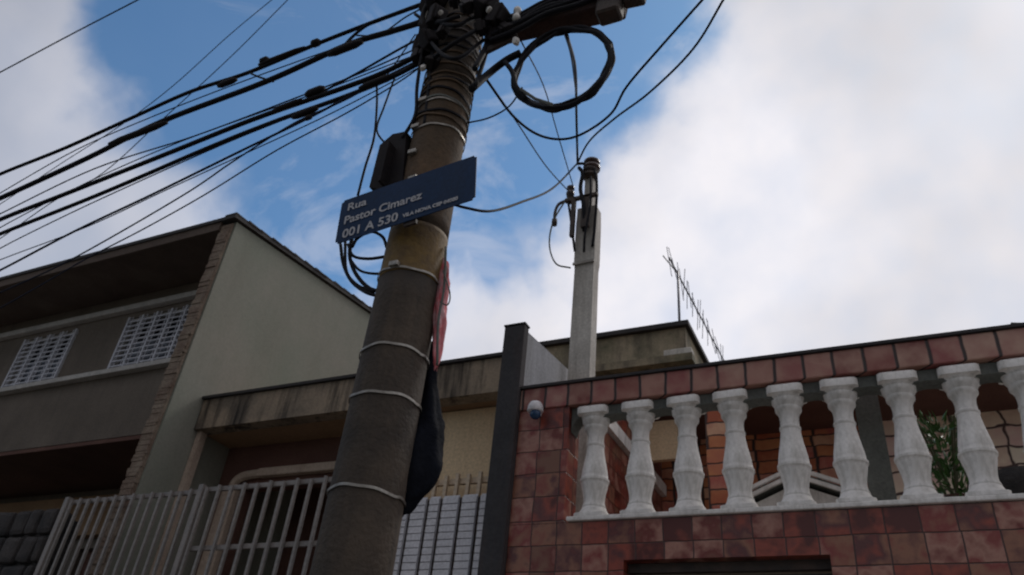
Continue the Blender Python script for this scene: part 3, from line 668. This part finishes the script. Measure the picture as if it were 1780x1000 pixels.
# crossarm
CA = thing('crossarm', tuple(at(985, 30, 2.15)), 'dark timber crossarm loaded with black cable, upper right of the pole', 'crossarm')
c0 = at(852, 58, 2.14); c1 = at(1086, 6, 2.14)
one('beam', 'wood', CA, lambda b: obox(b, c0, c1, 0.10, 0.115, bevel=0.008))
one('end_block', 'iron', CA, lambda b: [obox(b, at(1040, 24, 2.1), at(1080, 12, 2.1), 0.09, 0.10, bevel=0.01), obox(b, at(1085, 0, 2.12), at(1122, -8, 2.12), 0.06, 0.08, bevel=0.01)])
one('brace', 'iron', CA, lambda b: obox(b, at(840, 92, 2.08), at(900, 62, 2.08), 0.02, 0.03))
for k in range(6):
    rr = random.Random(k)
    pts = [(850+rr.uniform(-8, 8), 36+k*7), (900, 24+k*5+rr.uniform(-5, 5)), (950, 2+k*4+rr.uniform(-4, 4)), (1010, -12+k*3+rr.uniform(-4, 4)), (1070, -24+rr.uniform(-3, 5)), (1120, -36)]
    one('lashed_cable', 'cable', CA, lambda b: tube(b, catmull([at(x, y, 2.07-0.004*k) for x, y in pts], 6), 0.011+0.003*(k % 2), 8), smooth=True)
ins(*at(897, 36, 2.05), 0.02, 'porcelain', CA); ins(*at(1055, -4, 2.1), 0.04, 'dkporc', CA)

# coil of spare cable
CO = thing('cable_coil', tuple(at(980, 120, 2.1)), 'round coil of spare black cable hanging below the crossarm', 'cable coil')
for k in range(7):
    rr = random.Random(k+40); pts = []
    for j in range(15):
        a = 2*math.pi*j/15
        ax_, bx_ = 89+rr.uniform(-5, 5), 61+rr.uniform(-5, 5); th = math.radians(-27)
        x = ax_*math.cos(a); y = bx_*math.sin(a)
        pts.append(at(979+x*math.cos(th)-y*math.sin(th), 118+x*math.sin(th)+y*math.cos(th)+max(0, math.sin(a))*rr.uniform(-3, 5), 2.10+0.008*k-0.02))
    sp = catmull(pts+[pts[0]], 5)
    one('strand', 'cable', CO, lambda b: tube(b, sp, 0.0105, 6, cap=False), smooth=True)
one('tie', 'rail_g', CO, lambda b: tube(b, [at(905, 155, 2.05), at(930, 172, 2.05), at(960, 182, 2.05)], 0.007, 6))
one('lead', 'cable', CO, lambda b: tube(b, catmull([at(878, 108, 2.06), at(890, 125, 2.06), at(897, 150, 2.06), at(915, 172, 2.07)], 6), 0.011, 8), smooth=True)

# loops of cable at left below the sign
LP = thing('cable_loops', tuple(at(628, 450, 2.15)), 'loose black cable loops hanging left of the pole below the blue sign', 'cable coil')
for pts, r in (([(592, 425), (597, 460), (612, 490), (640, 510), (668, 515)], .008), ([(612, 412), (608, 445), (618, 475), (640, 500), (665, 508)], .009), ([(605, 425), (614, 445), (640, 450), (672, 446)], .007), ([(608, 450), (625, 470), (650, 476), (672, 474)], .006),
               ([(612, 430), (622, 414), (645, 403), (665, 412), (672, 430)], .007), ([(600, 420), (602, 470), (620, 495), (650, 508)], .007)):
    one('loop', 'cable', LP, lambda b: tube(b, catmull([at(x, y, 2.13) for x, y in pts], 7), r, 8), smooth=True)

# ------------------------------------------------------------------ street sign
corn = [at(595, 351, 2.0), at(830, 269, 2.0), at(825, 347, 2.0), at(583, 425, 2.0)]
sc = sum(corn, Vector())/4
ux = ((corn[1]-corn[0])+(corn[2]-corn[3])).normalized(); uz = Vector((0, -1, 0)).cross(ux)*-1
uz = ux.cross(Vector((0, 1, 0))) ; 
if uz.z < 0: uz = -uz
SW, SH = 0.673, 0.249
SG = thing('street_sign', tuple(sc), 'dark blue street name plate with white lettering, tilted across the pole', 'sign')
def f(b):
    vs = bmesh.ops.create_cube(b, size=1)['verts']
    for v in vs: v.co = sc + ux*(v.co.x*SW) + uz*(v.co.z*SH) + Vector((0, v.co.y*0.004, 0))
    bmesh.ops.bevel(b, geom=[e for e in b.edges if abs((e.verts[0].co-e.verts[1].co).normalized().y) > .9], offset=0.012, segments=3, affect='EDGES')
one('plate', 'sign', SG, f)
def text(body, u, v, size, w=1.0):
    cu = bpy.data.curves.new('lettering', 'FONT'); cu.body = body; cu.size = size; cu.extrude = 0.0006; cu.offset = 0.0012
    o = bpy.data.objects.new('tmp', cu); COL.objects.link(o)
    dg = bpy.context.evaluated_depsgraph_get(); me = bpy.data.meshes.new_from_object(o.evaluated_get(dg)); bpy.data.objects.remove(o)
    for vv in me.vertices:
        c = vv.co.copy(); vv.co = ux*(c.x*w) + uz*c.y + Vector((0, -1, 0))*(c.z+0.0008) 
    q = bpy.data.objects.new('lettering', me); COL.objects.link(q); me.materials.append(M_['sign_txt'])
    q.parent = SG; q.location = (ux*((u-0.5)*SW) + uz*((v-0.5)*SH) + Vector((0, -0.0035, 0)))
text('Rua', 0.055, 0.70, 0.060, 1.1)
text('Pastor Cimarez', 0.045, 0.40, 0.062, 1.0)
text('001 A 530', 0.05, 0.08, 0.066, 1.0)
text('VILA NOVA CEP 04000', 0.50, 0.10, 0.026, 1.0)
one('clip', 'strap', SG, lambda b: obox(b, sc+ux*0.0+uz*0.13+Vector((0, 0.008, 0)), sc+ux*0.04+uz*0.13+Vector((0, 0.008, 0)), 0.012, 0.02))
one('clip', 'iron', SG, lambda b: obox(b, sc+ux*0.0-uz*0.13+Vector((0, 0.012, 0)), sc+ux*0.06-uz*0.13+Vector((0, 0.012, 0)), 0.012, 0.02))

# ------------------------------------------------------------------ black sheet bundle and red cloth on the pole's right side
def lump(b, spine, n=14, seg=30, seed=0, amp=0.15):
    """spine: list of (px,py,halfwidth_px); grows an irregular folded tube"""
    rr = random.Random(seed); cs = catmull([at(x, y, Yp) for x, y, h, Yp in spine], 6); hs = catmull([Vector((h, 0, 0)) for x, y, h, Yp in spine], 6)
    ph = [rr.uniform(0, 6.28) for _ in range(5)]; rings = []
    for i, (c, h) in enumerate(zip(cs, hs)):
        r = h.x*0.0023; ring = []
        for k in range(seg):
            a = 2*math.pi*k/seg
            q = 1+amp*math.sin(3*a+ph[0]+i*0.25)+amp*0.8*math.sin(5*a+ph[1]-i*0.35)+amp*0.5*math.sin(2*a+ph[2]+i*0.8)+amp*0.45*abs(math.sin(6.5*a+ph[4]+i*0.5+1.5*math.sin(i*0.37)))+rr.uniform(-0.03, 0.03)
            ring.append(b.verts.new(c+Vector((math.cos(a)*r*q, math.sin(a)*r*q*0.9, 0.01*math.sin(2*a+ph[3]+i)))))
        rings.append(ring)
    for a, c in zip(rings, rings[1:]):
        for k in range(seg): b.faces.new((a[k], a[(k+1) % seg], c[(k+1) % seg], c[k]))
    b.faces.new(rings[0]); b.faces.new(rings[-1])
bb = one('plastic_sheet', 'bag', None, lambda b: lump(b, [(752, 600, 8, 2.3), (745, 650, 15, 2.32), (742, 710, 24, 2.34), (738, 770, 30, 2.34), (722, 830, 34, 2.32), (700, 880, 20, 2.3), (690, 900, 5, 2.3)], seed=3, amp=0.10), smooth=True, origin=at(735, 760, 2.32))
tag(bb, 'black plastic sheeting bundled on the right side of the pole', 'plastic sheet')
rc = thing('red_cloth', tuple(at(760, 540, 2.25)), 'torn faded red and white cloth strip tied to the right side of the pole', 'cloth')
one('strip', 'red', rc, lambda b: lump(b, [(774, 452, 4, 2.24), (772, 485, 10, 2.24), (764, 530, 12, 2.24), (762, 580, 9, 2.25), (759, 625, 5, 2.25), (758, 642, 2, 2.25)], seed=8, amp=0.25), smooth=True)
one('twine', 'rail_g', rc, lambda b: [tube(b, catmull([at(770, 470, 2.2), at(782, 510, 2.2), at(778, 530, 2.2), at(765, 525, 2.2)], 6), 0.003, 6), tube(b, catmull([at(775, 430, 2.22), at(772, 500, 2.2), at(762, 560, 2.2), at(760, 635, 2.22)], 6), 0.006, 6)], smooth=True)

# ------------------------------------------------------------------ overhead cables
def cable(pts, r, label, m='cable', Y=2.15, group=None, extras=(), name='overhead_cable', n=8):
    P = []
    for q in pts: P.append(at(q[0], q[1], q[2] if len(q) > 2 else Y))
    o3 = P[len(P)//2]
    # cables run on past the edges of the view
    if pts[0][0] < 0 or pts[0][1] < 0:
        d = P[0]-P[1]
        for k in range(8): P.insert(0, P[0]+d)
    if pts[-1][1] < 0:
        d = P[-1]-P[-2]
        for k in range(8): P.append(P[-1]+d)
    T = None
    if extras:
        T = thing(name, o3, label, 'cable', group)
        one('strand', m, T, lambda b: tube(b, catmull(P, n), r*1.2, 8), smooth=True)
        for e in extras:
            a, c = at(e[0]-e[2], e[1]+e[2]*0.38, Y-0.01), at(e[0]+e[2], e[1]-e[2]*0.38, Y-0.01)
            one('splice_clamp', 'box', T, lambda b: [tube(b, [a, a.lerp(c, .2), a.lerp(c, .8), c], (lambda t: e[3]*1.25*(0.6 if t in (0, 1) else 1)), 8)], smooth=True)
    else:
        bm = bmesh.new(); tube(bm, catmull(P, n), r*(1.12 if m == 'cable' else 0.9), 8); o = finish(name, bm, m, None, True, origin=o3); tag(o, label, 'cable', group)
cable([(-90, 345), (0, 303), (112, 258), (225, 207), (330, 160), (430, 127), (550, 77), (640, 42), (740, 5)], .0105, 'topmost thick black street cable with two clamps left of the pole', extras=((460, 106, 7, .020), (549, 75, 7, .020), (395, 144, 16, .016), (490, 98, 40, .013)))
cable([(-90, 385), (0, 345), (150, 276), (280, 212), (460, 143), (600, 80), (680, 55), (745, 35)], .0145, 'second thick black street cable from the top, left of the pole', extras=((240, 232, 50, .0175), (600, 84, 30, .019)))
cable([(-90, 424), (0, 382), (112, 338), (289, 268), (442, 207), (600, 152), (670, 125), (735, 92)], .0120, 'third thick black street cable from the top, left of the pole', extras=((548, 160, 16, .021), (500, 184, 25, .015)))
cable([(-90, 447), (0, 407), (173, 338), (360, 258), (476, 212), (600, 168), (680, 135), (738, 105)], .0105, 'fourth thick black street cable, just below the one with the long splice', extras=((530, 196, 22, .016), (655, 143, 30, .016)))
cable([(-60, 400), (0, 372), (163, 294), (340, 236), (510, 172), (620, 130), (735, 80)], .0050, 'thin cable strung just above the third thick street cable', m='cable_b')
cable([(-60, 497), (0, 470), (130, 402), (265, 338), (420, 262), (537, 205), (640, 150), (738, 100)], .0058, 'thin cable with a small clamp below the thick street cables', m='cable_b', extras=((536, 205, 6, .011),))
cable([(-70, 540), (20, 500), (130, 448), (316, 341), (408, 279), (510, 215), (600, 174), (680, 130), (740, 104)], .0052, 'thin sagging cable ending lowest at the left above the grey gable roof', m='cable_b')
cable([(-60, 570), (60, 502), (150, 450), (250, 398), (357, 338), (480, 262), (600, 198), (690, 145), (740, 110)], .0045, 'lowest thin cable sloping from the pole to the left roof', m='cable_b')
cable([(-60, 450), (0, 415), (90, 352), (180, 300), (280, 210), (400, 100), (508, -8)], .0048, 'thin cable rising steeply across the thick ones to the top edge, right of its twin', m='cable_b', Y=2.9)
cable([(-60, 395), (20, 342), (110, 282), (210, 218), (300, 150), (400, 60), (482, -8)], .0045, 'thin cable rising steeply across the thick ones to the top edge, left of its twin', m='cable_b', Y=2.9)
cable([(-40, 146), (0, 126), (120, 62), (255, -8)], .0075, 'lone cable crossing the cloud in the top left corner', Y=2.4, m='cable_b')
cable([(590, 90), (615, 62), (650, 38), (725, 12)], .0085, 'short jumper cable joining two thick cables near the pole top')
cable([(432, 126), (450, 134), (475, 142)], .0060, 'tiny jumper cable between the two upper street cables')
cable([(655, 148), (655, 185), (650, 240), (635, 290), (622, 340)], .0055, 'drop wire hanging from the cables to the blue sign')
cable([(690, 125), (668, 185), (655, 225), (670, 250), (680, 258)], .0045, 'thin drop wire curving into the black junction box')
cable([(-60, 372), (0, 336), (130, 262), (260, 205), (400, 150), (560, 92), (700, 45), (745, 28)], .0042, 'thin wire running just above the second thick street cable', m='cable_b')
cable([(-60, 436), (0, 396), (150, 318), (300, 252), (430, 204), (560, 158), (690, 108), (738, 90)], .0040, 'thin wire between the third and fourth thick street cables', m='cable_b')
cable([(-60, 470), (0, 432), (120, 372), (250, 312), (400, 246), (540, 190), (660, 142), (738, 106)], .0042, 'thin wire just under the fourth thick street cable', m='cable_b')
cable([(-60, 480), (0, 452), (150, 395), (290, 330), (420, 270), (560, 205), (668, 150), (738, 112)], .0036, 'very thin wire under the clamped thin cable, left of the pole', m='cable_b')
cable([(620, 62), (660, 60), (705, 30), (735, 14)], .0052, 'short drooping wire beside the jumper at the pole top', m='cable_b')
cable([(560, 160), (620, 128), (690, 88), (738, 62)], .0060, 'short cable splitting upward from the long splice', m='cable')
cable([(655, 150), (672, 132), (700, 92), (722, 60)], .0040, 'short thin wire linking the upper and lower cable groups near the pole', m='cable_b')
# between the poles
cable([(845, 138, 2.15), (895, 205, 2.4), (945, 238, 2.6), (1000, 238, 2.7), (1060, 200, 2.7), (1090, 150, 2.6), (1150, 80, 2.5), (1228, -8, 2.4)], .0060, 'sagging wire that dips under the coil and climbs to the top edge', m='cable')
cable([(1262, -8, 2.6), (1205, 85, 2.9), (1130, 160, 3.2), (1070, 205, 3.5), (1025, 245, 3.8), (1003, 285, 4.1)], .0062, 'wire from the whitewashed post up to the top edge beyond the coil', m='cable')
cable([(848, 140, 2.2), (900, 215, 2.8), (950, 290, 3.4), (1000, 345, 4.1)], .0045, 'thin straight wire from the pole down to the whitewashed post bracket', m='cable_b')
cable([(905, 70, 2.1), (945, 150, 2.8), (970, 235, 3.4), (998, 330, 4.1)], .0042, 'faint thin wire seen through the coil down to the whitewashed post', m='cable_b')
cable([(985, 60, 2.1), (1000, 120, 2.8), (1002, 200, 3.5), (1004, 285, 4.1)], .0078, 'black wire dropping from the crossarm through the coil to the whitewashed post', m='cable')
cable([(966, -8, 2.1), (975, 40, 2.2), (992, 95, 2.6), (1001, 160, 3.1)], .0045, 'thin wire dropping behind the crossarm from the top edge', m='cable_b')
cable([(770, 350, 2.3), (812, 362, 2.35), (855, 367, 2.5), (905, 352, 2.9), (960, 328, 3.5), (1003, 285, 4.12)], .0062, 'sagging wire from the pole below the sign to the whitewashed post', m='cable')
cable([(812, 214, 2.2), (850, 205, 2.2), (885, 185, 2.15), (908, 152, 2.1)], .0045, 'thin wire curving from the pole side up to the coil', m='cable_b')
cable([(1003, 285, 4.12), (1015, 285, 4.12), (1020, 292, 4.14), (1028, 288, 4.14)], .010, 'short cable tail wrapped on the top of the whitewashed post', m='cable')
